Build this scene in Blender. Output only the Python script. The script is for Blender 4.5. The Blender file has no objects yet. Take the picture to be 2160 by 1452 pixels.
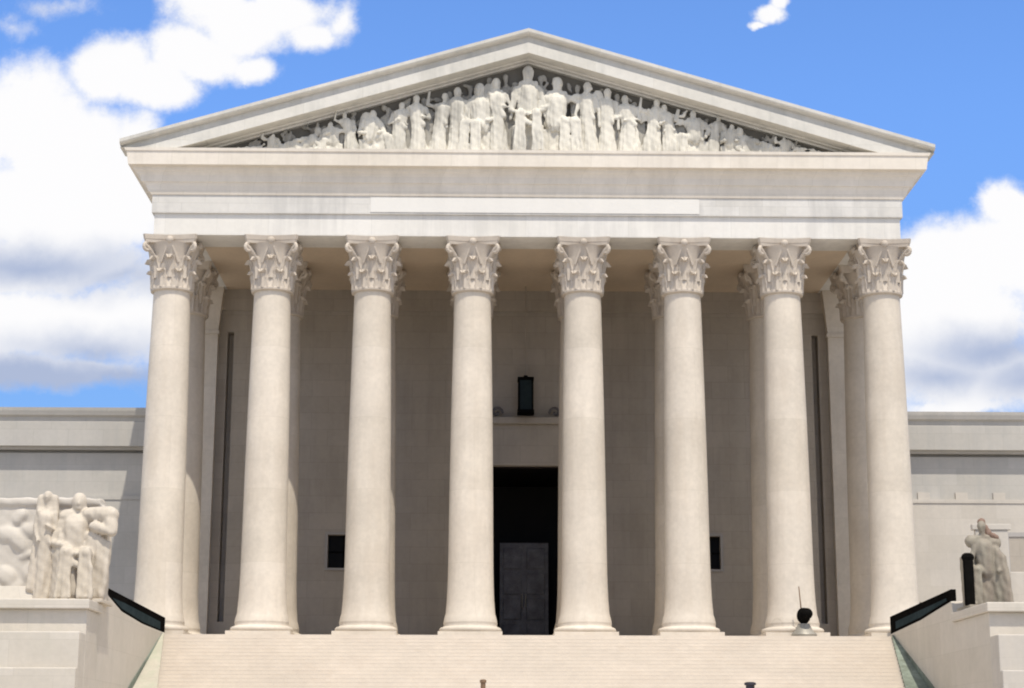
import bpy, bmesh, math, random
from mathutils import Vector, Matrix, noise
R = math.radians
PI = math.pi
sc = bpy.context.scene
col = sc.collection

# ------------------------------------------------------------------ camera
# world zero = portico floor level; the plaza lies 6.3 m below it
GZ = -6.3
CAM = Vector((-1.735, -72.0, -4.585))
FW = Vector((0.01482509, 0.97470676, 0.2229954)).normalized()
RT = Vector((0.99987473, -0.01568816, 0.00209924)).normalized()
UP = Vector((-0.00554453, -0.22293634, 0.97481724)).normalized()
cd = bpy.data.cameras.new('camera')
cam = bpy.data.objects.new('camera', cd); col.objects.link(cam)
cd.sensor_width = 36.0; cd.lens = 3820.1 / 2160 * 36
cd.clip_start = 0.5; cd.clip_end = 9000
m = Matrix((RT, UP, -FW)).transposed().to_4x4(); m.translation = CAM
cam.matrix_world = m
sc.camera = cam

# ------------------------------------------------------------------ light
SUN_EL, SUN_AZ = R(64), R(17)            # high, behind the viewer, a little to the right
sd = Vector((math.sin(SUN_AZ) * math.cos(SUN_EL), -math.cos(SUN_AZ) * math.cos(SUN_EL), math.sin(SUN_EL)))
sl = bpy.data.lights.new('sun', 'SUN'); sl.energy = 4.8; sl.angle = R(0.5); sl.color = (1, .925, .80)
so = bpy.data.objects.new('sun', sl); col.objects.link(so)
so.rotation_euler = sd.to_track_quat('Z', 'Y').to_euler()
so.location = (30, -60, 90)
sc.view_settings.view_transform = 'Standard'; sc.view_settings.look = 'None'
sc.view_settings.exposure = -0.1; sc.view_settings.gamma = 1
sc.cycles.filter_width = 2.0
sc.cycles.max_bounces = 8; sc.cycles.diffuse_bounces = 5

def sky_dir(px, py):                     # a direction as (x/y, z/y)
    d = FW + RT * ((px - 1080) / 3820.1) - UP * ((py - 726) / 3820.1)
    return d.x / d.y, d.z / d.y

def build_world():
    w = bpy.data.worlds.new('World'); sc.world = w; w.use_nodes = True
    nt = w.node_tree; N = nt.nodes; L = nt.links; N.clear()
    out = N.new('ShaderNodeOutputWorld')
    sky = N.new('ShaderNodeTexSky'); sky.sky_type = 'NISHITA'; sky.sun_disc = False
    sky.sun_elevation = SUN_EL; sky.sun_rotation = PI - SUN_AZ
    sky.altitude = 0; sky.air_density = 1.0; sky.dust_density = 0.0; sky.ozone_density = 1.6
    tint = N.new('ShaderNodeMix'); tint.data_type = 'RGBA'; tint.blend_type = 'MULTIPLY'
    tint.inputs[0].default_value = 1; tint.inputs[7].default_value = SKY_TINT
    L.new(sky.outputs[0], tint.inputs[6])
    bg = N.new('ShaderNodeBackground'); bg.inputs[1].default_value = 0.125
    tc = N.new('ShaderNodeTexCoord')
    sep = N.new('ShaderNodeSeparateXYZ'); L.new(tc.outputs['Generated'], sep.inputs[0])
    def M(op, a, b=None, c=None, clamp=False):
        n = N.new('ShaderNodeMath'); n.operation = op; n.use_clamp = clamp
        for i, v in enumerate((a, b, c)):
            if v is None: continue
            if isinstance(v, (int, float)): n.inputs[i].default_value = v
            else: L.new(v, n.inputs[i])
        return n.outputs[0]
    ysafe = M('MAXIMUM', sep.outputs[1], 0.05)
    a = M('DIVIDE', sep.outputs[0], ysafe); b = M('DIVIDE', sep.outputs[2], ysafe)
    cb = N.new('ShaderNodeCombineXYZ'); L.new(a, cb.inputs[0]); L.new(b, cb.inputs[1])
    low = N.new('ShaderNodeMapRange'); low.interpolation_type = 'SMOOTHSTEP'       # dull blue air low over the city
    low.inputs['From Min'].default_value = .12; low.inputs['From Max'].default_value = .36
    low.inputs['To Min'].default_value = .62; low.inputs['To Max'].default_value = 1.0; L.new(sep.outputs[2], low.inputs['Value'])
    t2 = N.new('ShaderNodeMix'); t2.data_type = 'RGBA'; t2.blend_type = 'MULTIPLY'; t2.inputs[0].default_value = 1
    L.new(tint.outputs[2], t2.inputs[6]); L.new(low.outputs[0], t2.inputs[7]); L.new(t2.outputs[2], bg.inputs[0])
    def fbm(scale, detail, rough, seed, vec):
        n = N.new('ShaderNodeTexNoise'); n.noise_dimensions = '4D'
        n.inputs['Scale'].default_value = scale; n.inputs['Detail'].default_value = detail
        n.inputs['Roughness'].default_value = rough; n.inputs['W'].default_value = seed
        L.new(vec, n.inputs['Vector']); return n
    n1 = fbm(14, 6, .6, 3.1, cb.outputs[0])
    off = N.new('ShaderNodeVectorMath'); off.operation = 'SUBTRACT'; off.inputs[1].default_value = (.5, .5, .5)
    L.new(n1.outputs['Color'], off.inputs[0])
    scl = N.new('ShaderNodeVectorMath'); scl.operation = 'MULTIPLY'; scl.inputs[1].default_value = (.045, .038, 0)
    L.new(off.outputs[0], scl.inputs[0])
    add = N.new('ShaderNodeVectorMath'); add.operation = 'ADD'
    L.new(cb.outputs[0], add.inputs[0]); L.new(scl.outputs[0], add.inputs[1])
    P = add.outputs[0]
    def field(blobs):
        cur = None
        for (px, py, rx, ry, k) in blobs:
            u, v = sky_dir(px, py)
            s = N.new('ShaderNodeVectorMath'); s.operation = 'SUBTRACT'; s.inputs[1].default_value = (u, v, 0); L.new(P, s.inputs[0])
            t = N.new('ShaderNodeVectorMath'); t.operation = 'MULTIPLY'
            t.inputs[1].default_value = (3820 / rx, 3820 / ry, 0); L.new(s.outputs[0], t.inputs[0])
            l = N.new('ShaderNodeVectorMath'); l.operation = 'LENGTH'; L.new(t.outputs[0], l.inputs[0])
            f = M('MULTIPLY_ADD', l.outputs['Value'], -k, k)
            cur = f if cur is None else M('SMOOTH_MAX', cur, f, .15)
        return cur
    dens = field(CLOUDS)
    fine = fbm(34, 12, .68, 7.7, cb.outputs[0])
    dens = M('ADD', dens, M('MULTIPLY_ADD', fine.outputs['Fac'], .95, -.475))
    mr = N.new('ShaderNodeMapRange'); mr.interpolation_type = 'SMOOTHSTEP'
    mr.inputs['From Min'].default_value = -.12; mr.inputs['From Max'].default_value = .42
    L.new(dens, mr.inputs['Value'])
    # unseen clouds behind the viewer, thickened to whiten the blue ambient light
    n3 = fbm(2.3, 7, .58, 1.3, tc.outputs['Generated'])
    mr2 = N.new('ShaderNodeMapRange'); mr2.interpolation_type = 'SMOOTHSTEP'
    mr2.inputs['From Min'].default_value = .42; mr2.inputs['From Max'].default_value = .56
    L.new(n3.outputs['Fac'], mr2.inputs['Value'])
    back = M('MULTIPLY', mr2.outputs[0], M('LESS_THAN', sep.outputs[1], .45))
    front = M('MULTIPLY', mr.outputs[0], M('GREATER_THAN', sep.outputs[1], .3))
    cov = M('MAXIMUM', front, back, clamp=True)
    # grey undersides
    sh = field(SHADES)
    mid = fbm(7, 5, .5, 5.2, cb.outputs[0])
    sh = M('ADD', sh, M('MULTIPLY_ADD', mid.outputs['Fac'], 1.1, -.55))
    mr3 = N.new('ShaderNodeMapRange'); mr3.interpolation_type = 'SMOOTHSTEP'
    mr3.inputs['From Min'].default_value = -.45; mr3.inputs['From Max'].default_value = 1.1
    L.new(sh, mr3.inputs['Value'])
    cc = N.new('ShaderNodeMix'); cc.data_type = 'RGBA'
    cc.inputs[6].default_value = (1.06, 1.055, 1.065, 1); cc.inputs[7].default_value = (.46, .54, .74, 1)
    L.new(mr3.outputs[0], cc.inputs[0])
    bgc = N.new('ShaderNodeBackground'); bgc.inputs[1].default_value = 1.0; L.new(cc.outputs[2], bgc.inputs[0])
    mx = N.new('ShaderNodeMixShader')
    L.new(cov, mx.inputs[0]); L.new(bg.outputs[0], mx.inputs[1]); L.new(bgc.outputs[0], mx.inputs[2])
    L.new(mx.outputs[0], out.inputs[0])

SKY_TINT = (1.03, 1.38, 1.92, 1)
CLOUDS = [ # photo position and size of each puff, as a direction in the sky
    (60, 250, 190, 175, 1.0), (140, 330, 210, 170, 1.0), (250, 150, 130, 95, 1), (330, 175, 110, 80, 1), (420, 110, 120, 80, 1),
    (520, 50, 150, 85, 1), (590, 30, 130, 70, 1), (450, 0, 110, 80, 1), (660, 70, 70, 45, .7), (720, 50, 35, 60, .5), (520, 140, 75, 45, .8),
    (70, 440, 240, 130, 1), (230, 440, 170, 150, 1), (290, 340, 70, 130, 1), (20, 45, 60, 22, .2), (130, 8, 80, 22, .2),
    (80, 560, 300, 90, 1.0), (60, 690, 300, 100, 1.0), (230, 690, 170, 110, .9), (330, 650, 120, 170, .8), (90, 785, 330, 48, .75),
    (1640, 25, 46, 26, .8), (1615, 42, 26, 12, .7), (1662, 5, 30, 22, .7),
    (2110, 440, 75, 60, 1), (2060, 540, 210, 110, 1), (1960, 560, 130, 110, 1), (2150, 520, 110, 150, 1), (2000, 660, 260, 130, 1),
    (2050, 780, 280, 110, .9), (2000, 850, 160, 28, .8), (1930, 720, 120, 160, .9),
]
SHADES = [
    (60, 565, 360, 62, 1.0), (250, 590, 180, 55, .8), (180, 745, 200, 55, .8), (60, 800, 320, 62, 1.5), (260, 810, 260, 62, 1.4),
    (2090, 735, 190, 55, .85), (1980, 780, 160, 50, .8), (2150, 800, 120, 60, .8), (110, 10, 110, 40, .2),
]
build_world()

# ------------------------------------------------------------------ materials
MAT = {}
def mat(name, color, rough=.7, metal=0, var=.08, vscale=.6, joints=None, bump=.15, bscale=6, streak=0, stain_col=None, spec=.35, rand=0, jdark=.82):
    m = bpy.data.materials.new(name); m.use_nodes = True
    nt = m.node_tree; N = nt.nodes; L = nt.links; N.clear()
    out = N.new('ShaderNodeOutputMaterial'); b = N.new('ShaderNodeBsdfPrincipled'); L.new(b.outputs[0], out.inputs[0])
    b.inputs['Roughness'].default_value = rough; b.inputs['Metallic'].default_value = metal
    b.inputs['Specular IOR Level'].default_value = spec
    g = N.new('ShaderNodeNewGeometry')
    def noise_(scale, detail=6, rough_=.6, vec=None, st=None):
        n = N.new('ShaderNodeTexNoise'); n.inputs['Scale'].default_value = scale
        n.inputs['Detail'].default_value = detail; n.inputs['Roughness'].default_value = rough_
        v = g.outputs['Position']
        if st:
            mp = N.new('ShaderNodeMapping'); mp.inputs['Scale'].default_value = st; L.new(v, mp.inputs[0]); v = mp.outputs[0]
        L.new(v, n.inputs['Vector']); return n.outputs['Fac']
    def ramp(src, lo, hi, a, c):
        r = N.new('ShaderNodeMapRange'); r.inputs['From Min'].default_value = lo; r.inputs['From Max'].default_value = hi
        r.inputs['To Min'].default_value = a; r.inputs['To Max'].default_value = c; L.new(src, r.inputs['Value']); return r.outputs[0]
    def mul(c, f):
        x = N.new('ShaderNodeMix'); x.data_type = 'RGBA'; x.blend_type = 'MULTIPLY'; x.inputs[0].default_value = 1
        L.new(c, x.inputs[6]); L.new(f, x.inputs[7]); return x.outputs[2]
    rgb = N.new('ShaderNodeRGB'); rgb.outputs[0].default_value = (*color, 1); c = rgb.outputs[0]
    c = mul(c, ramp(noise_(vscale), .25, .75, 1 - var, 1 + var))
    c = mul(c, ramp(noise_(vscale * 9, 4), .3, .7, 1 - var * .5, 1 + var * .5))
    if joints:
        bw, bh = joints
        sp = N.new('ShaderNodeSeparateXYZ'); L.new(g.outputs['Position'], sp.inputs[0])
        ad = N.new('ShaderNodeMath'); ad.operation = 'ADD'; L.new(sp.outputs[0], ad.inputs[0]); L.new(sp.outputs[1], ad.inputs[1])
        cb = N.new('ShaderNodeCombineXYZ'); L.new(ad.outputs[0], cb.inputs[0]); L.new(sp.outputs[2], cb.inputs[1])
        br = N.new('ShaderNodeTexBrick'); L.new(cb.outputs[0], br.inputs['Vector'])
        br.inputs['Color1'].default_value = (1, 1, 1, 1); br.inputs['Color2'].default_value = (.93, .925, .91, 1)
        br.inputs['Mortar'].default_value = (jdark, jdark, jdark * .98, 1); br.inputs['Scale'].default_value = 1
        br.inputs['Brick Width'].default_value = bw; br.inputs['Row Height'].default_value = bh
        br.inputs['Mortar Size'].default_value = .012; br.inputs['Mortar Smooth'].default_value = .4
        c = mul(c, br.outputs['Color'])
    if streak:
        s = noise_(1.0, 6, .65, st=(2.2, 2.2, .18))
        s2 = noise_(.35, 4, .6)
        mm = N.new('ShaderNodeMath'); mm.operation = 'MULTIPLY'; L.new(s, mm.inputs[0]); L.new(s2, mm.inputs[1])
        f = ramp(mm.outputs[0], .22, .36, 0, streak)
        x = N.new('ShaderNodeMix'); x.data_type = 'RGBA'; L.new(f, x.inputs[0]); L.new(c, x.inputs[6])
        x.inputs[7].default_value = (*(stain_col or (.25, .24, .22)), 1); c = x.outputs[2]
    if rand:
        oi = N.new('ShaderNodeObjectInfo'); c = mul(c, ramp(oi.outputs['Random'], 0, 1, 1 - rand, 1 + rand))
    L.new(c, b.inputs['Base Color'])
    if bump:
        bp = N.new('ShaderNodeBump'); bp.inputs['Strength'].default_value = bump; bp.inputs['Distance'].default_value = .03
        L.new(noise_(bscale, 8, .65), bp.inputs['Height']); L.new(bp.outputs[0], b.inputs['Normal'])
    MAT[name] = m; return m
mat('marble', (.60, .54, .46), var=.11, joints=(6, 2.9), jdark=.88, rand=.03, streak=.28, stain_col=(.45, .38, .3))
mat('capital_stone', (.50, .44, .37), var=.10, vscale=2, bump=.3, streak=.3, stain_col=(.30, .25, .2))  # shade of the carved capitals put into a darker stone colour
mat('frieze_stone', (.60, .585, .555), var=.07, joints=(1.9, .38), jdark=.8, streak=.7, stain_col=(.44, .43, .41))
mat('relief_shaded', (.36, .34, .295), var=.2, vscale=2, streak=.7, stain_col=(.16, .15, .13))  # shade in the gaps between front figures put into a darker stone
mat('entablature_stone', (.69, .67, .63), var=.05, joints=(2.1, .9), jdark=.84, streak=.35, stain_col=(.42, .41, .39))
mat('clean_stone', (.66, .645, .61), var=.03, streak=.08, stain_col=(.5, .5, .48))
mat('cornice_stone', (.70, .645, .565), var=.06, joints=(1.9, 3), jdark=.85, streak=.25, stain_col=(.42, .38, .32))
mat('rake_stone', (.62, .60, .55), var=.08, joints=(2.4, 5), jdark=.85, streak=.4, stain_col=(.36, .36, .33))
mat('tympanum_stone', (.13, .12, .10), var=.15, streak=.5, stain_col=(.15, .14, .12))  # recess shade behind the figures put into the dark base colour
mat('relief_stone', (.62, .59, .515), var=.12, vscale=1.5, streak=.7, stain_col=(.27, .26, .23), bump=.25)
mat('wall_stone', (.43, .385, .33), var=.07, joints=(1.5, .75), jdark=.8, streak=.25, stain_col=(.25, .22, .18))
mat('ceiling_stone', (.56, .455, .34), var=.08)
mat('wing_pale_stone', (.53, .49, .435), var=.06, joints=(1.6, .78), jdark=.9, streak=.25, stain_col=(.40, .38, .35))
mat('wing_stone', (.46, .44, .405), var=.06, joints=(1.6, .78), jdark=.85, streak=.3, stain_col=(.33, .33, .32))
mat('step_stone', (.60, .535, .455), var=.07, vscale=.4, streak=.2, stain_col=(.5, .42, .34))
mat('cheek_stone', (.55, .505, .44), var=.07, joints=(2.4, 1.1), jdark=.86, streak=.3, stain_col=(.42, .4, .33))
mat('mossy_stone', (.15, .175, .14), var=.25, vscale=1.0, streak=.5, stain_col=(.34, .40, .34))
mat('mossy_pale', (.42, .39, .32), var=.12, vscale=1.0, streak=.5, stain_col=(.34, .37, .27))
mat('brown_patina', (.17, .11, .08), var=.2, streak=.3, stain_col=(.3, .2, .16))
mat('statue_cream', (.50, .445, .37), var=.1, vscale=1.6, streak=.3, stain_col=(.42, .36, .27), bump=.3)
mat('statue_grey', (.27, .245, .195), var=.15, vscale=2, streak=.6, stain_col=(.2, .15, .12), bump=.3)
mat('bronze_black', (.007, .0065, .006), rough=.5, metal=0, var=.3, bump=.05, spec=0)
mat('bronze_blue', (.03, .042, .046), rough=.5, spec=.0, metal=0, var=.25, bump=.08, bscale=3)
mat('vestibule', (.012, .009, .008), rough=.6, var=.3)  # shade of the deep doorway put into a near-black lining colour
mat('door_bronze', (.14, .13, .13), rough=.5, metal=.2, var=.45, vscale=2, bump=.3, bscale=3)
mat('window_glass', (.005, .0045, .0045), rough=.4, var=.2, bump=0, spec=.1)
mat('window_trim', (.38, .36, .34), var=.05)
mat('lamp_metal', (.30, .28, .24), rough=.5, metal=.2, var=.3)
mat('brown_metal', (.20, .13, .08), rough=.5, metal=.3, var=.2)
mat('dark_metal', (.05, .045, .055), rough=.5, metal=.3, var=.2)
mat('plaza', (.42, .39, .35), var=.08, vscale=.2)
mat('roof_stone', (.45, .44, .42), var=.08)

# ------------------------------------------------------------------ mesh helpers
class MB:
    def __init__(s): s.v = []; s.f = []
    def add(s, vs, fs):
        o = len(s.v); s.v += [tuple(v) for v in vs]; s.f += [tuple(i + o for i in f) for f in fs]; return s
    def box(s, x0, x1, y0, y1, z0, z1):
        return s.add([(x0, y0, z0), (x1, y0, z0), (x1, y1, z0), (x0, y1, z0), (x0, y0, z1), (x1, y0, z1), (x1, y1, z1), (x0, y1, z1)],
                     [(0, 3, 2, 1), (4, 5, 6, 7), (0, 1, 5, 4), (1, 2, 6, 5), (2, 3, 7, 6), (3, 0, 4, 7)])
    def prism_x(s, prof, x0, x1):          # prof = closed (y,z) outline
        n = len(prof)
        return s.add([(x0, y, z) for y, z in prof] + [(x1, y, z) for y, z in prof],
                     [(i, (i + 1) % n, (i + 1) % n + n, i + n) for i in range(n)] + [tuple(range(n))[::-1], tuple(range(n, 2 * n))])
    def lathe(s, prof, n=32, cx=0, cy=0, cap=True):   # prof = (r,z)
        vs = []; fs = []
        for r, z in prof:
            for k in range(n):
                a = 2 * PI * k / n; vs.append((cx + r * math.cos(a), cy + r * math.sin(a), z))
        for i in range(len(prof) - 1):
            for k in range(n):
                k2 = (k + 1) % n; fs.append((i * n + k, i * n + k2, (i + 1) * n + k2, (i + 1) * n + k))
        if cap: fs += [tuple(range(n))[::-1], tuple(range((len(prof) - 1) * n, len(prof) * n))]
        return s.add(vs, fs)
    def ring(s, levels, yb):               # cornice-like band round front and both sides: (z, front y, half x)
        vs = []; fs = []
        for z, yf, hx in levels: vs += [(-hx, yb, z), (-hx, yf, z), (hx, yf, z), (hx, yb, z)]
        for i in range(len(levels) - 1):
            for k in range(3): fs.append((i * 4 + k, i * 4 + k + 1, (i + 1) * 4 + k + 1, (i + 1) * 4 + k))
        n = len(levels)
        fs.append((0, 3, 2, 1)); fs.append(tuple((n - 1) * 4 + k for k in range(4)))
        fs.append(tuple(i * 4 for i in range(n))); fs.append(tuple(i * 4 + 3 for i in range(n))[::-1])
        return s.add(vs, fs)
    def cap(s, p0, p1, r0, r1=None, n=12):      # tapered capsule
        r1 = r0 if r1 is None else r1
        p0 = Vector(p0); p1 = Vector(p1); ax = (p1 - p0); L_ = ax.length or 1e-4; ax = ax / L_ if L_ > 1e-3 else Vector((0, 0, 1))
        q = ax.to_track_quat('Z', 'Y'); vs = []; fs = []; rings = []
        for a in (-80, -50, -20): rings.append((r0 * math.cos(R(a)), r0 * math.sin(R(a))))
        rings.append((r0, 0)); rings.append((r1, L_))
        for a in (20, 50, 80): rings.append((r1 * math.cos(R(a)), L_ + r1 * math.sin(R(a))))
        for rr, z in rings:
            for k in range(n):
                a = 2 * PI * k / n; vs.append(p0 + q @ Vector((rr * math.cos(a), rr * math.sin(a), z)))
        for i in range(len(rings) - 1):
            for k in range(n):
                k2 = (k + 1) % n; fs.append((i * n + k, i * n + k2, (i + 1) * n + k2, (i + 1) * n + k))
        fs += [tuple(range(n))[::-1], tuple(range((len(rings) - 1) * n, len(rings) * n))]
        return s.add(vs, fs)
    def ell(s, c, r, rot=0, n=14, tilt=0):
        c = Vector(c); vs = []; fs = []; mm = Matrix.Rotation(rot, 3, 'Y') @ Matrix.Rotation(tilt, 3, 'X'); h = n // 2
        for i in range(1, h):
            t = PI * i / h
            for k in range(n):
                a = 2 * PI * k / n
                vs.append(c + mm @ Vector((r[0] * math.sin(t) * math.cos(a), r[1] * math.sin(t) * math.sin(a), -r[2] * math.cos(t))))
        for i in range(h - 2):
            for k in range(n):
                k2 = (k + 1) % n; fs.append((i * n + k, i * n + k2, (i + 1) * n + k2, (i + 1) * n + k))
        fs += [tuple(range(n))[::-1], tuple(range((h - 2) * n, (h - 1) * n))]
        return s.add(vs, fs)
    def mesh(s, name, smooth=False):
        me = bpy.data.meshes.new(name); me.from_pydata(s.v, [], s.f)
        bm = bmesh.new(); bm.from_mesh(me); bmesh.ops.recalc_face_normals(bm, faces=bm.faces); bm.to_mesh(me); bm.free()
        if smooth: me.polygons.foreach_set('use_smooth', [True] * len(me.polygons))
        me.update(); return me
    def build(s, name, m, parent=None, smooth=False, loc=None, bevel=0, angle=None):
        me = s.mesh(name, smooth)
        me.materials.append(MAT[m]); o = bpy.data.objects.new(name, me); col.objects.link(o)
        if parent: o.parent = parent
        if loc: o.location = loc
        if angle:
            bm = bmesh.new(); bm.from_mesh(me)
            for e in bm.edges:
                if len(e.link_faces) == 2 and e.calc_face_angle(0) > R(angle): e.smooth = False
            bm.to_mesh(me); bm.free()
        if bevel:
            b = o.modifiers.new('bevel', 'BEVEL'); b.width = bevel; b.segments = 2; b.limit_method = 'ANGLE'; b.angle_limit = R(40)
        return o
    def remesh(s, name, m, voxel, parent=None, loc=None, smooth_it=2, rot=0, carve=0, foldf=16, seed=1, ztop=3, squash=1):
        me = s.mesh(name); o = bpy.data.objects.new(name + '_source', me); col.objects.link(o)
        r = o.modifiers.new('r', 'REMESH'); r.mode = 'VOXEL'; r.voxel_size = voxel; r.use_smooth_shade = True
        if smooth_it:
            k = o.modifiers.new('s', 'SMOOTH'); k.iterations = smooth_it; k.factor = .5
        dg = bpy.context.evaluated_depsgraph_get()
        nm = bpy.data.meshes.new_from_object(o.evaluated_get(dg)); nm.name = name
        bpy.data.objects.remove(o); bpy.data.meshes.remove(me)
        if carve:
            import numpy as np
            nv = len(nm.vertices); co = np.empty(nv * 3, 'f'); no = np.empty(nv * 3, 'f')
            nm.vertices.foreach_get('co', co); nm.vertices.foreach_get('normal', no)
            co = co.reshape(-1, 3); no = no.reshape(-1, 3); x, y, z = co.T
            w = 1.6 * np.sin(1.9 * z + seed) + 1.3 * np.sin(2.7 * x + 3.1 * y + seed * 2.1) + .8 * np.sin(4.3 * z - 3 * x + seed)
            fold = np.sin((x + y * .6) * foldf + w) + .5 * np.sin((x - y * .4) * foldf * 1.9 - w * 1.4 + z)
            low = .25 + .75 * np.clip((ztop - z) / max(.2, ztop * .45), 0, 1)
            rough = np.sin(13 * x + 7 * z + seed) * np.sin(11 * z - 5 * y) * .35
            d = carve * (fold * .7 * low + rough) * np.where(z > ztop * .84, .2, 1)
            nm.vertices.foreach_set('co', (co + no * d[:, None]).astype('f').ravel()); nm.update()
        if squash != 1:
            nm.transform(Matrix.Diagonal((1, squash, 1, 1)))
        nm.materials.clear(); nm.materials.append(MAT[m])
        nm.polygons.foreach_set('use_smooth', [True] * len(nm.polygons))
        o = bpy.data.objects.new(name, nm); col.objects.link(o)
        if parent: o.parent = parent
        if loc: o.location = loc
        if rot: o.rotation_euler.z = rot
        return o
def empty(name, loc=(0, 0, 0)):
    o = bpy.data.objects.new(name, None); col.objects.link(o); o.location = loc; return o
def tag(o, label=None, cat=None, group=None, kind=None):
    if label: o['label'] = label
    if cat: o['category'] = cat
    if group: o['group'] = group
    if kind: o['kind'] = kind
    return o
def copy_tree(o, parent=None):
    c = o.copy(); col.objects.link(c)
    if parent: c.parent = parent
    for ch in list(o.children): copy_tree(ch, c)
    return c

# ------------------------------------------------------------------ ground and steps
g = MB().add([(-3000, -3000, GZ), (3000, -3000, GZ), (3000, 3000, GZ), (-3000, 3000, GZ)], [(0, 1, 2, 3)]).build('ground', 'plaza')
tag(g, kind='structure')
YF = -2.1                                   # front edge of the portico floor
NS, RISE, RUN = 42, .15, .36
prof = [(YF, 0.0)]
y, z = YF, 0.0
for i in range(NS):
    prof += [(y, z - .03), (y + .003, z - .032)] if i else []
    z -= RISE; prof.append((y + (.003 if i else 0), z))
    if i < NS - 1: y -= RUN; prof.append((y, z))
prof = [(8, 0)] + prof + [(8, GZ)]
st = empty('staircase')
tag(st, 'broad flight of pale beige marble steps rising to the columned portico', 'staircase')
MB().prism_x(prof, -13.96, 13.96).build('flight', 'step_stone', st)
for x0_, x1_ in ((-16.1, -13.961), (13.961, 16.1)): MB().box(x0_, x1_, YF + .3, 8.0, GZ, -.001).build('landing', 'step_stone', st)

# ------------------------------------------------------------------ courthouse
B = empty('courthouse')
tag(B, 'cream marble temple fronted courthouse with eight tall front columns under a carved pediment', 'courthouse')
SP, SC = 4.1, 4.5145
XS = [-(SC / 2 + 3 * SP), -(SC / 2 + 2 * SP), -(SC / 2 + SP), -SC / 2, SC / 2, SC / 2 + SP, SC / 2 + 2 * SP, SC / 2 + 3 * SP]
ROW2 = 4.1; WALL = 8.0
MB().box(-16.2, 16.2, 8.01, 45, GZ, 18).build('main_block', 'wall_stone', B)
# columns -------------------------------------------------
ZC = 13.95; ZT = 16.16
sh = MB(); pr = []
for i in range(25):
    t = i / 24; r = .90 - .125 * t - .03 * t * t + .025 * math.sin(PI * t) + .08 * math.exp(-t * 17); pr.append((r, .95 + (ZC - .95) * t))
pr = [(1.06, .60), (1.045, .70), (1.02, .82)] + pr
colm = sh.lathe(pr, 48).build('column', 'marble', B, smooth=True, angle=50)
bs = MB(); pr = []
def torus_prof(r, z0, z1, n=7):
    return [(r + (z1 - z0) / 2 * math.cos(R(-90 + 180 * k / n)), (z0 + z1) / 2 + (z1 - z0) / 2 * math.sin(R(-90 + 180 * k / n))) for k in range(n + 1)]
pr = torus_prof(1.12, .20, .42) + [(1.07, .44), (1.05, .49), (1.06, .54), (1.07, .602)]
bs.lathe(pr, 48)
bs.box(-1.25, 1.25, -1.25, 1.25, 0.002, .20)
base = bs.build('base', 'marble', colm, smooth=True, angle=35)
# capital
cp = MB()
bell = [(.79, ZC - .05), (.86, ZC - .01), (.87, ZC + .04), (.86, ZC + .1), (.84, ZC + .12), (.84, ZC + .5), (.87, ZC + 1.1), (.95, ZC + 1.5), (1.06, ZC + 1.82), (1.1, ZC + 1.9)]
cp.lathe(bell, 32)
def leaf(ang, z0, h, w, r0, bulge, curl):
    n, mw = 8, 6; vs = []; fs = []
    for i in range(n + 1):
        t = i / n
        rr = r0 + bulge * t * t + (curl * max(0, t - .7) / .3)
        zz = z0 + h * min(t, .88) - (max(0, t - .88) * h * 1.3)
        ww = w * (1 - .25 * t) * (1 if t < .7 else math.sqrt(max(.05, 1 - ((t - .7) / .32) ** 2))) * (1 + .10 * math.sin(t * 18))
        for j in range(mw + 1):
            u = j / mw * 2 - 1
            rad = rr - .07 * u * u + .03 * math.cos(u * 9)
            a = ang + u * ww / 2 / rr
            vs.append((rad * math.cos(a), rad * math.sin(a), zz))
    W = mw + 1
    for i in range(n):
        for j in range(mw): fs.append((i * W + j, i * W + j + 1, (i + 1) * W + j + 1, (i + 1) * W + j))
    o2 = len(vs)
    vs += [(x * .92, y_ * .92, z_ - .02) for x, y_, z_ in vs]
    fs += [tuple(k + o2 for k in f[::-1]) for f in fs]
    for j in range(mw): fs.append((n * W + j, n * W + j + 1, n * W + j + 1 + o2, n * W + j + o2))
    for i in range(n):
        fs.append((i * W, (i + 1) * W, (i + 1) * W + o2, i * W + o2)); fs.append((i * W + mw, (i + 1) * W + mw, (i + 1) * W + mw + o2, i * W + mw + o2))
    cp.add(vs, fs)
for k in range(8): leaf(2 * PI * k / 8 + PI / 8, ZC + .06, .86, .70, .88, .06, .13)
for k in range(8): leaf(2 * PI * k / 8, ZC + .45, 1.05, .66, .89, .12, .15)
for k in range(4):
    a = PI / 4 + k * PI / 2; ca, sa = math.cos(a), math.sin(a)
    prev = None
    for t in [i / 10 for i in range(11)]:          # helix stem rising to the corner
        rr = .80 + .62 * t ** 1.7; zz = ZC + .95 + .82 * t ** .75
        p = (rr * ca, rr * sa, zz)
        if prev: cp.cap(prev, p, .085, .085, 8)
        prev = p
    for s in range(14):                            # volute scroll
        b0 = s * .5; b1 = b0 + .5; q0 = .20 * (1 - s / 16); q1 = .20 * (1 - (s + 1) / 16); cr, cz = 1.30, ZC + 1.68
        P0 = ((cr + q0 * math.cos(1.57 - b0)) * ca, (cr + q0 * math.cos(1.57 - b0)) * sa, cz + q0 * math.sin(1.57 - b0))
        P1 = ((cr + q1 * math.cos(1.57 - b1)) * ca, (cr + q1 * math.cos(1.57 - b1)) * sa, cz + q1 * math.sin(1.57 - b1))
        cp.cap(P0, P1, .075, .07, 8)
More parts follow.
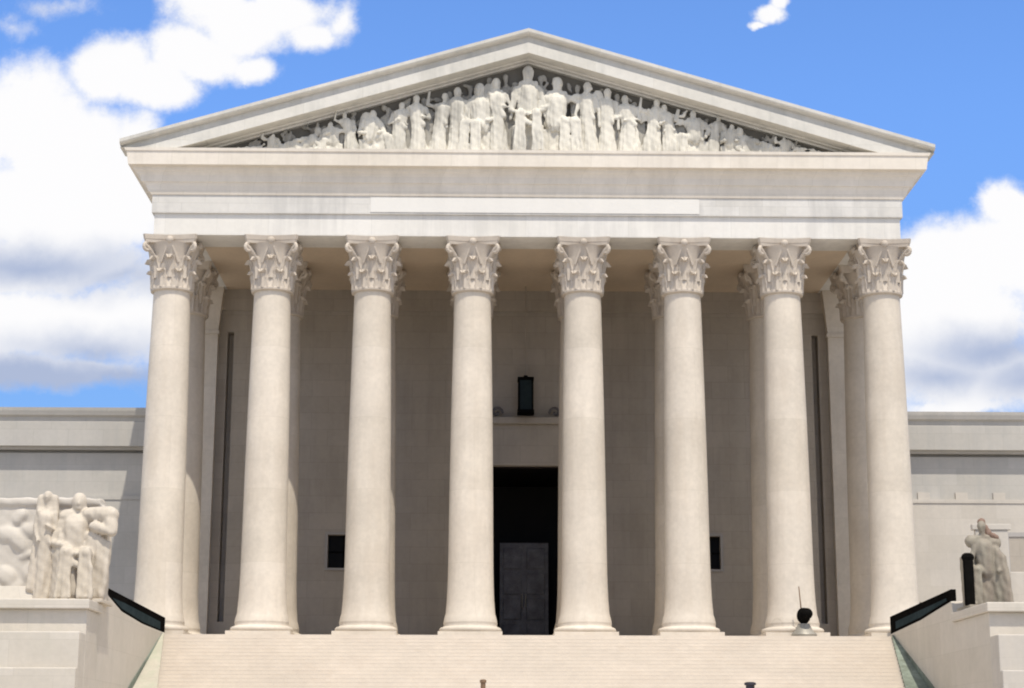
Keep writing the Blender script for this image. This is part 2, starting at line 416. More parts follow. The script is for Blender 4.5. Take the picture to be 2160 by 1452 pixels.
for k in range(4):                                 # inner helices and rosette
    a = k * PI / 2; ca, sa = math.cos(a), math.sin(a)
    for s in (-1, 1):
        prev = None
        for t in [i / 8 for i in range(9)]:
            off = s * (.34 - .22 * t); rr = .82 + .16 * t; zz = ZC + 1.1 + .62 * t
            p = (rr * ca - off * sa, rr * sa + off * ca, zz)
            if prev: cp.cap(prev, p, .055, .055, 6)
            prev = p
    cp.ell((1.03 * ca, 1.03 * sa, ZC + 1.98), (.16, .16, .16), n=10)
def abacus(z0, z1, ext):
    pts = []
    for k in range(4):
        a0 = PI / 4 + k * PI / 2; a1 = a0 + PI / 2
        c0 = Vector((math.cos(a0), math.sin(a0))) * ext; c1 = Vector((math.cos(a1), math.sin(a1))) * ext
        d = (c1 - c0).normalized(); nrm = Vector((-d.y, d.x))
        for i in range(9):
            t = .05 + .9 * i / 8; p = c0.lerp(c1, t); dep = .17 * (1 - (2 * t - 1) ** 2)
            pm = p + (nrm * dep if nrm.dot(p) < 0 else -nrm * dep); pts.append(pm)
    n = len(pts)
    cp.add([(p.x, p.y, z0) for p in pts] + [(p.x * 1.03, p.y * 1.03, z1) for p in pts],
           [(i, (i + 1) % n, (i + 1) % n + n, i + n) for i in range(n)] + [tuple(range(n))[::-1], tuple(range(n, 2 * n))])
abacus(ZC + 1.88, ZC + 2.02, 1.50); abacus(ZC + 2.021, ZT - .004, 1.56)
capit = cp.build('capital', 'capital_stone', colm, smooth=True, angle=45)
first = True
for yy in (0, ROW2):
    for x in XS:
        c = colm if first else copy_tree(colm, B)
        first = False
        c.location = (x, yy, 0)
        c.rotation_euler.z = 0

# entablature ----------------------------------------------
HX = 15.25
MB().box(-HX, HX, -.95, .85, ZT, 17.06)\
    .box(-HX, -HX + 1.8, .85, 10, ZT + .001, 17.05).box(HX - 1.8, HX, .85, 10, ZT + .001, 17.05).build('architrave', 'entablature_stone', B)
MB().ring([(17.062, -1.05, HX + .10), (17.82, -1.05, HX + .10)], 11).build('frieze', 'frieze_stone', B)
f = [o for o in B.children if o.name.startswith('frieze')][0]
MB().box(-6.45, 7.0, -1.075, -1.052, 17.14, 17.76).build('inscription_panel', 'clean_stone', f)
# horizontal cornice with returns
MB().ring([(17.822, -1.09, 15.40), (17.93, -1.12, 15.45), (17.94, -1.10, 15.52), (18.2, -1.12, 15.6), (18.32, -1.16, 15.72), (18.34, -1.2, 15.80), (18.6, -1.22, 15.86),
           (18.72, -1.27, 16.0), (18.80, -1.34, 16.10), (18.93, -1.38, 16.18), (18.95, -1.60, 16.30), (19.50, -1.62, 16.38), (19.52, -1.66, 16.43), (19.64, -1.67, 16.48)], 11) \
    .build('cornice', 'cornice_stone', B)
# tympanum wall
SL = .297; ZIN = 23.79
def rk(x): return -SL * abs(x)
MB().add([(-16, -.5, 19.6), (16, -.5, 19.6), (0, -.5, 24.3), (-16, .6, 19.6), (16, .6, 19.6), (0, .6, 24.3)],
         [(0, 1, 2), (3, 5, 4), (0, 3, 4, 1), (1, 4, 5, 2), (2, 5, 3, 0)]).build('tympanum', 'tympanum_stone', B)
tym = [o for o in B.children if o.name == 'tympanum'][0]
rp = [(-.45, -.02), (-.72, -.02), (-.75, .05), (-.90, .07), (-.94, .12), (-1.56, .13), (-1.57, .58), (-1.42, .62), (-1.44, .88), (-1.60, .90), (-1.72, .95), (-1.76, 1.0), (-1.77, 1.13), (-.45, 1.16)]
rk_m = MB(); NST = 60; n = len(rp); vs = []; fs = []
for i in range(NST + 1):
    x = -16.66 + 33.32 * i / NST
    for y_, v in rp: vs.append((x, y_, max(ZIN + v + rk(x), 19.655 + v * .02)))
for i in range(NST):
    for k in range(n): fs.append((i * n + k, i * n + (k + 1) % n, (i + 1) * n + (k + 1) % n, (i + 1) * n + k))
fs += [tuple(range(n)), tuple(NST * n + k for k in range(n))[::-1]]
rk_m.add(vs, fs).build('raking_cornice', 'rake_stone', B)
MB().add([(-16.6, -.44, 19.66), (0, -.44, 24.93), (16.6, -.44, 19.66), (-16.6, 45, 19.66), (0, 45, 24.93), (16.6, 45, 19.66)],
         [(0, 2, 1), (0, 1, 4, 3), (1, 2, 5, 4), (3, 4, 5), (0, 3, 5, 2)]).build('roof', 'roof_stone', B)
# ceiling, wall ----------------------------------------------
MB().box(-HX + 1.79, HX - 1.79, .852, 8.1, 16.168, 16.42).build('portico_ceiling', 'ceiling_stone', B)
wl = MB()
DX0, DX1, DZ = -1.75, 1.85, 8.1
WX, WW = 7.95, .68
holes = [(-WX - WW, -WX + WW, 3.56, 5.03), (WX - WW + .05, WX + WW + .1, 3.56, 5.03)]
def wallseg(x0, x1, z0, z1): wl.box(x0, x1, WALL, WALL + .6, z0, z1)
wallseg(-15.2, -13.38, 0, 15.2); wallseg(-13.10, holes[0][0], 0, 15.2); wallseg(-13.38, -13.10, 0, 1.2); wallseg(-13.38, -13.10, 14.2, 15.2); wallseg(holes[0][1], DX0, 0, 15.2); wallseg(DX0, DX1, DZ, 15.2)
wallseg(DX1, holes[1][0], 0, 15.2); wallseg(holes[1][1], 13.10, 0, 15.2); wallseg(13.38, 15.2, 0, 15.2); wallseg(13.10, 13.38, 0, 1.2); wallseg(13.10, 13.38, 14.2, 15.2)
for h in holes: wallseg(h[0], h[1], 0, h[2]); wallseg(h[0], h[1], h[3], 15.2)
wl.box(-15.2, 15.2, WALL - .12, WALL + .6, 15.201, 16.166)
wl.box(-15.2, 15.2, WALL - .10, WALL - .002, 0.003, .55)
for o in list(B.children):
    if o.name == 'main_block': bpy.data.objects.remove(o)
wo = wl.build('portico_wall', 'wall_stone', B)
mbk = MB(); mbk.box(-16.2, -2.6, 8.62, 45, GZ, 17.0).box(2.7, 16.2, 8.62, 45, GZ, 17.0).box(-2.6, 2.7, 8.62, 45, 8.3, 17.0).box(-2.6, 2.7, 15, 45, GZ, 8.3)
mbk.build('main_block', 'wall_stone', B)
for s in (-1, 1):
    p = MB().box(-.8, .8, -.35, 0, .5, 14.0).box(-.95, .95, -.45, 0, .004, .5).box(-.86, .86, -.42, 0, 14.0, 14.15).box(-1.0, 1.0, -.5, 0, 15.9, 16.16)
    p.add([(-.8, -.35, 14.15), (.8, -.35, 14.15), (.8, 0, 14.15), (-.8, 0, 14.15), (-.98, -.48, 15.9), (.98, -.48, 15.9), (.98, 0, 15.9), (-.98, 0, 15.9)],
          [(0, 3, 2, 1), (4, 5, 6, 7), (0, 1, 5, 4), (1, 2, 6, 5), (3, 0, 4, 7)])
    p.build('pilaster', 'marble', B, loc=(s * XS[7], WALL - .12, 0))
for i, h in enumerate(holes):
    fr = MB(); x0, x1, z0, z1 = h
    fr.box(x0 - .12, x1 + .12, WALL - .05, WALL - .003, z1, z1 + .12).box(x0 - .12, x0, WALL - .05, WALL - .003, z0, z1).box(x1, x1 + .12, WALL - .05, WALL - .003, z0, z1).box(x0 - .12, x1 + .12, WALL - .08, WALL - .003, z0 - .1, z0)
    w = fr.build('window', 'window_trim', B)
    MB().box(x0, x1, WALL + .35, WALL + .4, z0, z1).build('pane', 'window_glass', w)
    MB().box((x0 + x1) / 2 - .03, (x0 + x1) / 2 + .03, WALL + .30, WALL + .348, z0, z1).box(x0, x1, WALL + .30, WALL + .348, (z0 + z1) / 2 - .03, (z0 + z1) / 2 + .03).build('sash', 'bronze_black', w)
# doorway
dw = MB().box(DX0 - .9, DX1 + .9, WALL - .35, WALL - .004, DZ, 9.95).box(DX0 - 1.1, DX1 + 1.1, WALL - .6, WALL - .003, 9.951, 10.25) \
    .box(DX0 - .6, DX0, WALL - .2, WALL - .004, .552, DZ - .001).box(DX1, DX1 + .6, WALL - .2, WALL - .004, .552, DZ - .001).build('door_surround', 'wall_stone', B, bevel=.02)
for x, s in ((-1.2, 1), (1.42, -1)):
    m_ = MB()
    for k in range(12):
        a0 = k * .5; a1 = a0 + .5; q0 = .26 - .018 * k; q1 = .26 - .018 * (k + 1)
        m_.cap((x + s * q0 * math.cos(a0), WALL - .35, 10.5 + q0 * math.sin(a0)), (x + s * q1 * math.cos(a1), WALL - .35, 10.5 + q1 * math.sin(a1)), .06, .06, 8)
    m_.build('scroll', 'door_bronze', dw, smooth=True)
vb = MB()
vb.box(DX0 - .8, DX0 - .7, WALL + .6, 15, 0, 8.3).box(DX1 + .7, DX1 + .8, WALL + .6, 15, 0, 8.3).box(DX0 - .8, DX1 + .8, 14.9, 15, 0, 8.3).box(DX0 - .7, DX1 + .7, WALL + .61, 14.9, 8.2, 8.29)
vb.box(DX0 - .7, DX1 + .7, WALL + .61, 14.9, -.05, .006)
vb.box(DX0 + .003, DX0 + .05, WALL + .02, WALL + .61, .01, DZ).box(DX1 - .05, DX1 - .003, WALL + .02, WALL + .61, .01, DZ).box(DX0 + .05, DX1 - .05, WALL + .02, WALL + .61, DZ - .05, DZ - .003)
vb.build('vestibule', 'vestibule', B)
dr = MB().box(-1.02, 1.22, 11.0, 11.12, .01, 5.05)
for zz in (.4, 1.55, 2.7, 3.85):
    for x in (-.85, .22): dr.box(x, x + .82, 10.94, 10.998, zz, zz + .95)
drr = dr.build('bronze_door', 'door_bronze', B, bevel=.02)
MB().cap((.02, 10.8, 2.1), (.02, 10.8, 2.7), .03).cap((.18, 10.8, 2.1), (.18, 10.8, 2.7), .03).build('door_handle', 'lamp_metal', drr, smooth=True)

# ------------------------------------------------------------------ wings
for s in (-1, 1):
    x0, x1 = (-48, -16.19) if s < 0 else (16.19, 48)
    w = MB().box(x0, x1, 11, 40, GZ, 9.12).box(x0, x1, 11.25, 40, 9.121, 9.25).build('wing', 'wing_stone', B)
    MB().prism_x([(11.2, 9.252), (10.80, 9.252), (10.78, 9.36), (10.50, 9.38), (10.48, 10.50), (10.56, 10.54), (10.54, 10.72), (10.40, 10.80), (10.34, 11.0), (10.32, 11.14), (11.2, 11.16)], x0, x1).build('wing_cornice', 'wing_stone', w)
    MB().box(x0, x1, 11.2, 38, 9.26, 10.9).build('wing_roof', 'roof_stone', w)
    m_ = MB().box(x0, x1, 10.86, 10.998, 6.95, 7.12)
    xx = 18.6
    while xx < 47 and s > 0:
        m_.box(s * xx - .28, s * xx + .28, 10.93, 10.997, 7.121, 7.45); xx += 1.75
    m_.build('string_course', 'wing_pale_stone' if s > 0 else 'wing_stone', w)
    MB().box(x0, x1, 10.90, 10.999, 2.4, 6.948).build('dado', 'wing_pale_stone' if s > 0 else 'wing_stone', w)
    for k in range(3):
        cx = s * (24.2 + 6 * k)
        f = MB().box(cx - 2.1, cx + 2.1, 10.78, 10.898, 3.3, 3.55).box(cx - 2.0, cx - 1.8, 10.82, 10.898, 3.551, 5.4).box(cx + 1.8, cx + 2.0, 10.82, 10.898, 3.551, 5.4).box(cx - 2.0, cx + 2.0, 10.82, 10.898, 5.401, 5.6).build('window', 'window_trim', w)
        MB().box(cx - 1.8, cx + 1.8, 10.86, 10.897, 3.551, 5.40).build('shutter', 'wall_stone', f)

# ------------------------------------------------------------------ stair side blocks
def cheek(s, lab):
    e = empty('cheek_block', (s * 15.5, -7, GZ)); tag(e, lab, 'stair block', 'stone blocks flanking the stairs')
    def put(o): o.location = (-s * 15.5, 7, -GZ); return o
    xi, xo = s * 13.99, s * 22.0
    a, b_ = min(xi, xo), max(xi, xo)
    # main mass with sloping top next to the portico
    top = [(-2, .14), (-6.5, .30), (-9.4, .50), (-10.9, .60)] if s > 0 else [(-2, .09), (-6.1, .10), (-10.0, .24), (-12.2, .55), (-13.3, .78)]
    yq = top[-1][0]
    prof = [(-1.30, GZ), (-1.30, .10)] + top + [(yq - .3, -.12), (-15.4, -.12), (-15.4, GZ)]
    put(MB().prism_x(prof, a, b_).build('mass', 'cheek_stone', e, bevel=.02))
    put(MB().box(a + (-.10 if s > 0 else 0), b_ + (0 if s > 0 else .10), -15.62, yq - .25, -.118, .18).build('coping', 'cheek_stone', e, bevel=.03))
    lo = MB().box(a, b_, -16.3, -15.402, GZ, -.86).box(a, b_, -16.55, -16.302, GZ, -1.95)
    put(lo.build('plinth', 'wing_pale_stone' if s > 0 else 'cheek_stone', e, bevel=.03))
    q = s * 13.96; zz = lambda y_: (y_ - YF) * RISE / RUN + .05
    pts = [(q, YF - .02), (s * 13.90, YF - .02), (s * 13.1, -7.6), (s * 13.1, -15.0), (q, -15.0)]
    n_ = len(pts)
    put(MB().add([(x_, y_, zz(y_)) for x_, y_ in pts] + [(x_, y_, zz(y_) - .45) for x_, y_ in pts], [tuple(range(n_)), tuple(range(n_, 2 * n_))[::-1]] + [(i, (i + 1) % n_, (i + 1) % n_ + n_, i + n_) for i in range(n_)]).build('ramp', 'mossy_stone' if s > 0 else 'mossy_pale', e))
    # mossy skirting that follows the flight
    x0, x1 = (s * 13.965, s * 13.985)
    sk = [(YF + .1, -.02), (YF + .1, .06), (-7.84, -2.05), (-15.3, -5.2), (-15.3, -6.28), (YF - .3, -.3)]
    ms = put(MB().prism_x(sk, min(x0, x1), max(x0, x1)).build('skirting', 'mossy_stone', e))
    return e
cheek(-1, 'sunlit pale stone block left of the stairs under the cream statue group')
cheek(1, 'shaded stone block right of the stairs under the weathered seated statue')

def parapet(s, lab):
    e = empty('bronze_parapet', (s * 14.55, -5, .2)); tag(e, lab, 'parapet', 'dark bronze parapets beside the stairs')
    if s > 0: out_ = [(-1.4, .145), (-3, .19), (-6.5, .32), (-9.4, .52), (-10.8, .62), (-10.8, 1.01), (-1.4, .80)]
    else: out_ = [(-1.3, .11), (-3, .11), (-6.1, .12), (-10.0, .26), (-12.2, .57), (-13.3, .79), (-13.35, .84), (-1.3, .68)]
    x0, x1 = s * 14.02, s * 14.20
    o = MB().prism_x(out_, min(x0, x1), max(x0, x1)).build('frame', 'bronze_black', e, bevel=.012); o.location = (-s * 14.55, 5, -.2)
    cy = sum(p[0] for p in out_) / len(out_); cz = sum(p[1] for p in out_) / len(out_)
    if s > 0: inn = [(-2.4, .26), (-6.4, .40), (-10.2, .66), (-10.2, .76), (-2.4, .54)]
    else: inn = [(-2.4, .16), (-6.1, .18), (-10.0, .34), (-11.6, .56), (-9.5, .56), (-2.4, .44)]
    xa, xb = s * 14.0, s * 14.019
    o = MB().prism_x(inn, min(xa, xb), max(xa, xb)).build('panel', 'bronze_blue', e); o.location = (-s * 14.55, 5, -.2)
parapet(-1, 'black bronze parapet tapering up beside the left outer column foot')
parapet(1, 'black bronze parapet sloping up towards the weathered seated statue at right')

# ------------------------------------------------------------------ figures
def head(m, c, w, h, turn=0):
    c = Vector(c); f = Vector((turn * .8, -1, -.12)).normalized()
    m.ell(c, (w * .86, w, h)); m.ell(c - f * w * .28 + Vector((0, 0, h * .22)), (w * 1.02, w * 1.0, h * .92))
    m.ell(c - f * w * .9 - Vector((0, 0, h * .05)), (w * .5, w * .5, h * .45))
    m.cap(c + f * w * .88 + Vector((0, 0, h * .22)), c + f * w * 1.12 - Vector((0, 0, h * .14)), w * .12, w * .18, 8)
    m.ell(c + f * w * .62 - Vector((0, 0, h * .62)), (w * .42, w * .36, h * .28))
    sx = Vector((-f.y, f.x, 0))
    for q in (-1, 1):
        m.cap(c + f * w * .86 + Vector((0, 0, h * .26)), c + f * w * .66 + sx * q * w * .55 + Vector((0, 0, h * .22)), w * .13, w * .10, 6)
        m.cap(c - f * w * .1 + sx * q * w * .85 + Vector((0, 0, h * .2)), c - f * w * .2 + sx * q * w * .7 - Vector((0, 0, h * 1.0)), w * .30, w * .22, 8)
def standing(m, H, W, lean, arm, rnd, robe=1.0, Y=0):
    """draped standing figure; origin at feet, H tall, W shoulder width"""
    hip = Vector((lean * .35, Y, H * .50)); ch = Vector((lean * .75, Y - .02, H * .73)); nk = Vector((lean * .9, Y - .03, H * .83))
    hd = Vector((lean * 1.05, Y - .06, H * .925))
    m.cap((0, Y, H * .03), hip, W * .50 * robe, W * .36, 14)
    for k in range(8):                                   # drapery folds
        a = PI * (k + .5) / 8 + PI; rr = W * (.50 * robe); x = rr * math.cos(a) * 1.1; yv = rr * math.sin(a) * .9
        m.cap((x + rnd.uniform(-.03, .03), Y + yv, .0), (hip.x + x * .6, Y + yv * .62, H * rnd.uniform(.42, .55)), W * rnd.uniform(.06, .10), W * .04, 6)
    m.cap(hip, ch, W * .36, W * .42, 14)
    m.cap(ch + Vector((-W * .38, 0, H * .04)), ch + Vector((W * .38, 0, H * .04)), W * .17, W * .17)
    m.cap(ch, nk, W * .17, W * .12); m.cap(nk, hd, W * .11, W * .12)
    m.cap(nk - Vector((W * .2, 0, H * .02)), nk + Vector((W * .2, 0, -H * .02)), W * .13); m.cap(nk, hd, W * .13, W * .13)
    hr = min(W * .21, H * .05); head(m, hd, hr, hr * 1.3, lean)
    m.cap(ch + Vector((-W * .35, -W * .2, H * .06)), hip + Vector((W * .3, -W * .3, -.02)), W * .10, W * .12, 8)   # swag
    for sgn, (ex, ez, hx_, hz, hy) in zip((-1, 1), arm):
        s0 = ch + Vector((sgn * W * .45, 0, H * .04)); el = Vector((ch.x + ex * W, Y - .1, H * ez)); ha = Vector((ch.x + hx_ * W, Y - hy, H * hz))
        m.cap(s0, el, W * .13, W * .10, 8); m.cap(el, ha, W * .10, W * .07, 8); m.ell(ha, (W * .09, W * .08, W * .09), n=8)
def seated(m, H, W, face, rnd, Y=0, arms=None, chair=True):
    """seated figure; face = -1..1 sideways turn of the knees"""
    f = face
    hip = Vector((-f * W * .3, Y, H * .40)); ch = hip + Vector((f * W * .06, 0, H * .28)); nk = ch + Vector((f * W * .04, -.02, H * .13)); hd = nk + Vector((f * W * .07, -.05, H * .105))
    kn = [hip + Vector((f * W * .85 + q * W * .30 * (1 - abs(f) * .6), -(1 - abs(f)) * W * .75 - .06 * q, H * .02 - q * .02)) for q in (-1, 1)]
    for q, k in zip((-1, 1), kn):
        m.cap(hip + Vector((q * W * .15, 0, 0)), k, W * .24, W * .19)
        ft = Vector((k.x + f * .08 + q * .03, k.y - .05, .06)); m.cap(k, ft, W * .16, W * .13); m.cap(ft, ft + Vector((f * .18, -.14, -.0)), W * .10, W * .07)
        for j in range(3):
            a = (j - 1) * .12 * W; m.cap(k + Vector((a, -W * .10, 0)), ft + Vector((a * 1.4, -W * .12, -.03)), W * .05, W * .07, 6)
    for j in range(5):
        t = j / 4; m.cap(kn[0].lerp(kn[1], t) + Vector((0, -.03, -.02)), hip + Vector(((t - .5) * W * .5, -.05, H * .08)), W * .07, W * .05, 6)
    m.cap(kn[0] + Vector((0, .05, -H * .05)), kn[1] + Vector((0, .05, -H * .14)), W * .11)
    m.cap(hip, ch, W * .36, W * .40, 14); m.cap(ch + Vector((-W * .36, 0, H * .05)), ch + Vector((W * .36, 0, H * .05)), W * .17)
    m.cap(ch, nk, W * .17, W * .12); m.cap(nk, hd, W * .11)
    m.cap(nk - Vector((W * .22, 0, H * .02)), nk + Vector((W * .22, 0, -H * .02)), W * .14); m.cap(nk, hd, W * .14, W * .14)
    hr = min(W * .19, H * .066); head(m, hd, hr, hr * 1.32, f)
    if chair: m.box(hip.x - W * .55, hip.x + W * .55, Y - .1, Y + W * .5, 0, H * .33); 
    if chair and abs(f) < .5: m.box(hip.x - W * .6, hip.x + W * .6, Y + W * .25, Y + W * .55, 0, H * .75)
    arms = arms or [(-.62, .50, -.35, .46, .35), (.62, .52, .3, .47, .35)]
    for sgn, (ex, ez, hx_, hz, hy) in zip((-1, 1), arms):
        s0 = ch + Vector((sgn * W * .42, 0, H * .05)); el = Vector((ch.x + ex * W, Y - .08, H * ez)); ha = Vector((ch.x + hx_ * W, Y - hy, H * hz))
        m.cap(s0, el, W * .14, W * .11); m.cap(el, ha, W * .11, W * .08); m.ell(ha, (W * .10, W * .09, W * .10), n=8)
        m.cap(s0 + Vector((0, -.02, 0)), el + Vector((0, 0, -H * .10)), W * .10, W * .06, 6)
def reclining(m, L_, H, d, rnd, Y=0):
    """reclining figure, head towards +d*x, leaning on an elbow"""
    P = lambda x, z, y=0: Vector((d * x, Y + y, z))
    m.cap(P(-L_ * .5, H * .10), P(-L_ * .18, H * .30, -.1), H * .09, H * .14); m.cap(P(-L_ * .18, H * .30, -.1), P(L_ * .08, H * .20), H * .16, H * .20)
    m.cap(P(-L_ * .45, H * .08, .1), P(L_ * .05, H * .16, .05), H * .10, H * .18)
    m.cap(P(L_ * .08, H * .22), P(L_ * .28, H * .55), H * .19, H * .20); m.cap(P(L_ * .28, H * .55), P(L_ * .36, H * .75), H * .12, H * .09)
    m.ell(P(L_ * .38, H * .86, -.05), (H * .13, H * .13, H * .16))
    m.cap(P(L_ * .30, H * .6, -.1), P(L_ * .44, H * .28, -.2), H * .09); m.cap(P(L_ * .44, H * .28, -.2), P(L_ * .33, H * .10, -.3), H * .07)
    m.cap(P(L_ * .24, H * .62, -.05), P(L_ * .02, H * .5, -.2), H * .08); m.cap(P(L_ * .02, H * .5, -.2), P(-L_ * .15, H * .42, -.2), H * .06)
    for j in range(5):
        t = j / 4; m.cap(P(-L_ * (.4 - .3 * t), H * (.28 + .1 * t), -.12), P(-L_ * (.3 - .32 * t), H * .04, -.28), H * .05, H * .06, 6)

rnd = random.Random(11)
ARMS = [[(-.7, .62, -.5, .48, .2), (.7, .60, .35, .62, .3)], [(-.85, .80, -.75, 1.0, .1), (.62, .58, .5, .42, .2)], [(-.62, .58, -.1, .64, .35), (.95, .76, 1.2, .86, .1)],
        [(-.65, .6, .1, .66, .3), (.65, .6, -.1, .56, .35)], [(-.9, .68, -1.1, .56, .1), (.6, .6, .55, .40, .15)], [(-.6, .58, -.55, .4, .15), (.6, .6, .6, .40, .15)]]
def px2x(px): return (px - 1112) * (14.2 / 725)
Z0 = 19.66
FIG = [ # photo x, kind, width, turn, arm set
    (422, 'rec', .8, 1, 0), (462, 'rec', 1.0, 1, 0), (512, 'rec', 1.4, 1, 0), (578, 'seat', .34, 1, 1), (628, 'rec', 1.3, 1, 0), (690, 'seat', .50, -.8, 2), (742, 'stand', .46, -.35, 1), (790, 'seat', .58, .9, 0),
    (838, 'stand', .58, .12, 2), (880, 'stand', .60, -.1, 0), (921, 'stand', .60, .28, 1), (962, 'stand', .62, 0, 5), (1004, 'seat', .74, -.5, 3), (1050, 'stand', .66, -.12, 0),
    (1112, 'seat', .78, 0, 0), (1180, 'seat', .80, .6, 2), (1238, 'stand', .62, 0, 5), (1278, 'stand', .60, .05, 4), (1328, 'stand', .66, -.2, 3), (1372, 'stand', .60, .25, 1),
    (1414, 'stand', .56, -.25, 2), (1456, 'seat', .62, -.8, 1), (1500, 'stand', .48, .3, 4), (1548, 'seat', .50, .8, 0), (1600, 'rec', 1.3, -1, 0), (1650, 'seat', .36, -1, 1), (1706, 'rec', 1.15, -1, 0), (1756, 'rec', 1.0, -1, 0), (1798, 'rec', .8, -1, 0)]
for i, (px, kd, W, turn, ai) in enumerate(FIG):
    x = px2x(px); room = max(.30, ZIN + rk(x) - Z0 - .04)
    if px < 1112: room -= W * .10
    m_ = MB(); W *= 1.28
    if kd == 'stand': standing(m_, room * rnd.uniform(.93, 1.0), W, turn, ARMS[ai], rnd, rnd.uniform(.85, 1.1))
    elif kd == 'seat': seated(m_, room * (.97 if px == 1112 else rnd.uniform(.86, .97)), W * 1.15, turn, rnd, arms=None if ai in (0, 3) else [(a[0], a[1], a[2], a[3], a[4]) for a in ARMS[ai]])
    else: reclining(m_, W * 1.25, room * 1.02, turn, rnd)
    if i % 3 == 1 and room > 1.2:      # raised shield or wing of drapery beside the head
        m_.ell((rnd.choice((-1, 1)) * W * .55, .05, room * .72), (W * .34, .10, room * .16), rot=rnd.uniform(-.5, .5))
    m_.ell((0, .1, .12), (W * .62, .35, room * rnd.uniform(.14, .26)))
    o = m_.remesh('carved_figure', 'relief_stone', .036, tym, loc=(x, -.86, Z0), carve=.035, foldf=19, seed=i, ztop=max(.6, room), squash=.62, smooth_it=1)
BACK = [(540, .32), (602, .4), (660, .5), (716, .55), (765, .62), (814, .62), (860, .6), (900, .62), (942, .6), (984, .6), (1028, .62), (1076, .6), (1148, .6), (1210, .62), (1258, .6), (1302, .6), (1350, .62), (1392, .6), (1436, .6), (1478, .58), (1524, .5), (1572, .45), (1626, .38), (1680, .3)]
for i, (px, W) in enumerate(BACK):                     # lower relief figures between and behind the front ones
    x = px2x(px); room = ZIN + rk(x) - Z0 - .02; m_ = MB()
    for q in range(5):
        m_.ell((rnd.uniform(-.6, .6) * W * 1.5, rnd.uniform(-.1, .25), room * rnd.uniform(.62, .92)), (W * rnd.uniform(.18, .36), .16, W * rnd.uniform(.10, .2)), rot=rnd.uniform(-1.2, 1.2))
    if room > 1.0: standing(m_, room * rnd.uniform(.90, 1.0), W * .95, rnd.uniform(-.25, .25), ARMS[rnd.randrange(6)], rnd, 1.1)
    else: seated(m_, room * rnd.uniform(.85, .98), W * 1.3, rnd.choice((-.9, .9)), rnd)
    m_.remesh('carved_figure', 'relief_shaded', .05, tym, loc=(x, -.66, Z0), carve=.03, foldf=18, seed=50 + i, ztop=max(.6, room), squash=.5, smooth_it=1)
# shields, scrolls and chest at the narrow ends
for px, h in ((396, .13), (1826, .15)):
    x = px2x(px)
    MB().box(x - .26, x + .22, -1.15, -.52, Z0, Z0 + h).cap((x - .25, -.95, Z0 + h), (x + .2, -.95, Z0 + h), .07).build('carved_block', 'relief_stone', tym, bevel=.03)

# statue group on the left block
s_ = empty('statue_group', (-15.02, -13.4, .181)); tag(s_, 'cream stone statue group of two draped women on the left stair block', 'statue')
m_ = MB(); seated(m_, 3.45, 1.2, .18, random.Random(3), arms=[(-.62, .54, -.25, .50, .5), (.86, .78, .98, .66, .45)])
# bent arm under a heavy fall of cloth at her left, cloak over the shoulders, cloth falling to the plinth
m_.cap((.35, -.1, 2.75), (1.02, -.3, 2.72), .26, .30); m_.cap((1.02, -.3, 2.72), (1.12, -.45, 2.2), .27, .20); m_.cap((.55, -.45, 2.35), (1.12, -.5, 2.15), .16, .16)
m_.cap((-.45, .05, 2.7), (.45, .05, 2.75), .26, .26)
for j in range(6): m_.cap((.42 + .12 * j, -.30 - .05 * (j % 2), 2.1 - .06 * j), (.36 + .10 * j, -.35, .15), .12, .15, 8)
for j in range(4): m_.cap((-.62 + .05 * j, -.05 - .08 * j, 2.4 - .2 * j), (-.72 + .07 * j, -.1 - .1 * j, .1), .12, .15, 8)
m_.box(-.75, .9, .15, .75, 0, 2.3); m_.cap((-.1, -.45, 1.25), (-.1, -.5, .2), .2, .28)
m_.remesh('seated_figure', 'statue_cream', .045, s_, loc=(.2, 0, .12), carve=.028, foldf=13, seed=4, ztop=3.45, smooth_it=1)
m_ = MB(); standing(m_, 3.62, .66, 0, [(-.52, .62, -.30, .52, .3), (.50, .62, .1, .66, .38)], random.Random(5), .72)
m_.cap((-.2, .05, 3.3), (-.36, .1, .4), .15, .2); m_.cap((.2, .05, 3.3), (.34, .1, .4), .14, .2)
m_.remesh('standing_figure', 'statue_cream', .045, s_, loc=(-.86, .0, .12), carve=.025, foldf=15, seed=9, ztop=3.6, smooth_it=1)
m_ = MB().box(-4.2, .9, .55, 1.3, 0, 3.25).box(-4.2, .75, .45, 1.35, 3.25, 3.5)
rb = random.Random(21)
for j in range(26): m_.ell((rb.uniform(-4.0, -.9), .55, rb.uniform(.2, 3.0)), (rb.uniform(.2, .5), rb.uniform(.06, .16), rb.uniform(.12, .4)), rot=rb.uniform(-1, 1))
m_.remesh('back_slab', 'wing_pale_stone', .06, s_, loc=(0, 0, .01), carve=.02, foldf=4, ztop=9)
MB().box(-1.45, 1.25, -.95, .8, 0.002, .12).build('pedestal', 'statue_cream', s_, bevel=.02)
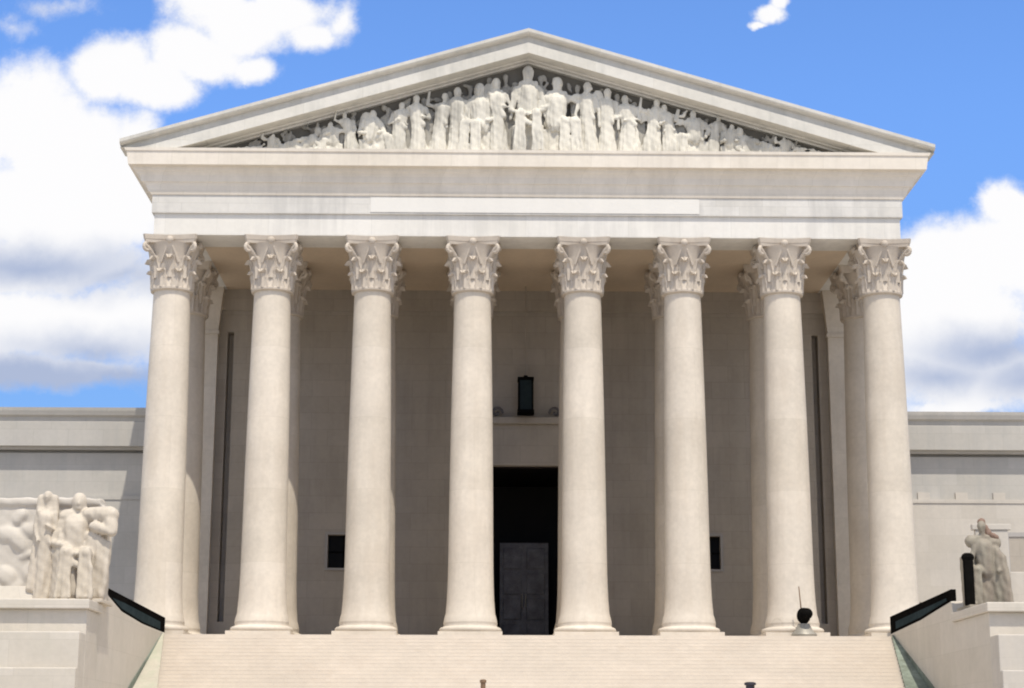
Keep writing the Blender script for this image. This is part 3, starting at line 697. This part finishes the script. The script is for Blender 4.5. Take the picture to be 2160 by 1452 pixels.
# statue on the right block
s_ = empty('statue', (14.62, -12.3, .181)); tag(s_, 'weathered grey stone statue of a seated robed man on the right stair block', 'statue')
m_ = MB(); seated(m_, 2.88, .72, -.75, random.Random(8), arms=[(-.62, .52, -.75, .46, .45), (.85, .55, .55, .40, .3)])
m_.cap((-.25, .1, 2.15), (.55, .1, 2.12), .22, .22); m_.box(-.5, .6, .1, .7, 0, 1.7)
for j in range(5): m_.cap((.45 + .06 * j, .0 - .05 * j, 2.0 - .1 * j), (.5 + .08 * j, -.1 - .06 * j, .1), .12, .15, 8)
m_.remesh('seated_figure', 'statue_grey', .04, s_, loc=(.05, 0, .12), carve=.025, foldf=14, seed=14, ztop=3.1, smooth_it=1)
MB().ell((.16, .06, 2.80), (.13, .14, .15)).cap((.16, .08, 2.75), (.36, .05, 2.42), .10, .15).cap((.36, .02, 2.42), (.62, -.02, 2.28), .13, .08).remesh('hair', 'brown_patina', .03, s_, loc=(0, 0, .12), carve=.02, foldf=26, ztop=9)
m_ = MB().box(-.15, .15, -.12, .12, 0, 1.55).cap((-.06, 0, 1.55), (.06, 0, 1.55), .15)
m_.build('tablet', 'bronze_black', s_, bevel=.03, loc=(-.53, -.62, .122))
MB().box(.15, 1.25, .78, .98, 0.003, 2.75).box(.05, 1.35, .74, 1.0, 2.751, 2.95).box(1.251, 2.6, .80, .97, .003, 1.35).build('back_pier', 'wing_pale_stone', s_, bevel=.02)
MB().box(-.62, 1.0, -.9, .75, 0.002, .12).build('pedestal', 'statue_grey', s_, bevel=.02)

# ------------------------------------------------------------------ small things
e = empty('floor_lamp', (10.62, -1.62, 0)); tag(e, 'dark round headed floodlight on a flared pale metal foot beside a column base', 'floodlight')
MB().lathe([(.48, 0.002), (.50, .08), (.46, .14), (.34, .24), (.26, .42), (.22, .5)], 28).build('foot', 'lamp_metal', e, smooth=True, angle=40)
m_ = MB(); m_.ell((0, -.05, .80), (.27, .27, .32), n=20); m_.cap((.05, -.22, .82), (.08, -.36, .86), .2, .22, 16); m_.build('head', 'bronze_black', e, smooth=True)
MB().cap((-.08, 0, 1.05), (-.14, 0, 1.92), .028, .02, 8).build('rod', 'brown_metal', e, smooth=True)
e = empty('lantern', (.08, 7.0, 10.3)); tag(e, 'dark bronze lantern hanging on a long rod above the central doorway', 'lantern')
m_ = MB()
for x in (-.30, .30):
    for y_ in (-.30, .30): m_.box(x - .04, x + .04, y_ - .04, y_ + .04, .15, 1.5)
m_.box(-.37, .37, -.37, .37, .0, .148).box(-.36, .36, -.36, .36, 1.502, 1.62)
m_.lathe([(.12, 1.621), (.08, 1.75)], 12)
m_.build('cage', 'bronze_black', e)
MB().box(-.26, .26, -.26, .26, .15, 1.5).build('glass', 'bronze_blue', e)
MB().cap((0, 0, 1.76), (0, 0, 5.84), .018, .018, 8).build('rod', 'wall_stone', e)
def post(x, y_, h, r, cm, lab):
    n = math.ceil((YF - y_) / RUN); z = -(n) * RISE
    e = empty('post', (x, y_, z)); tag(e, lab, 'post')
    MB().lathe([(r * 2.4, .002), (r * 2.4, .04), (r * 1.2, .08)], 20).build('foot', cm, e, smooth=True, angle=40)
    MB().lathe([(r, .081), (r, h - .12), (r * 1.35, h - .10), (r * 1.35, h - .03), (r * .8, h)], 20).build('shaft', cm, e, smooth=True, angle=40)
post(-1.74, -9.1, 1.04, .085, 'brown_metal', 'slim brown post standing on the steps, left one of two')
post(7.40, -9.1, .98, .15, 'dark_metal', 'thick dark grey post standing on the steps, right one of two')
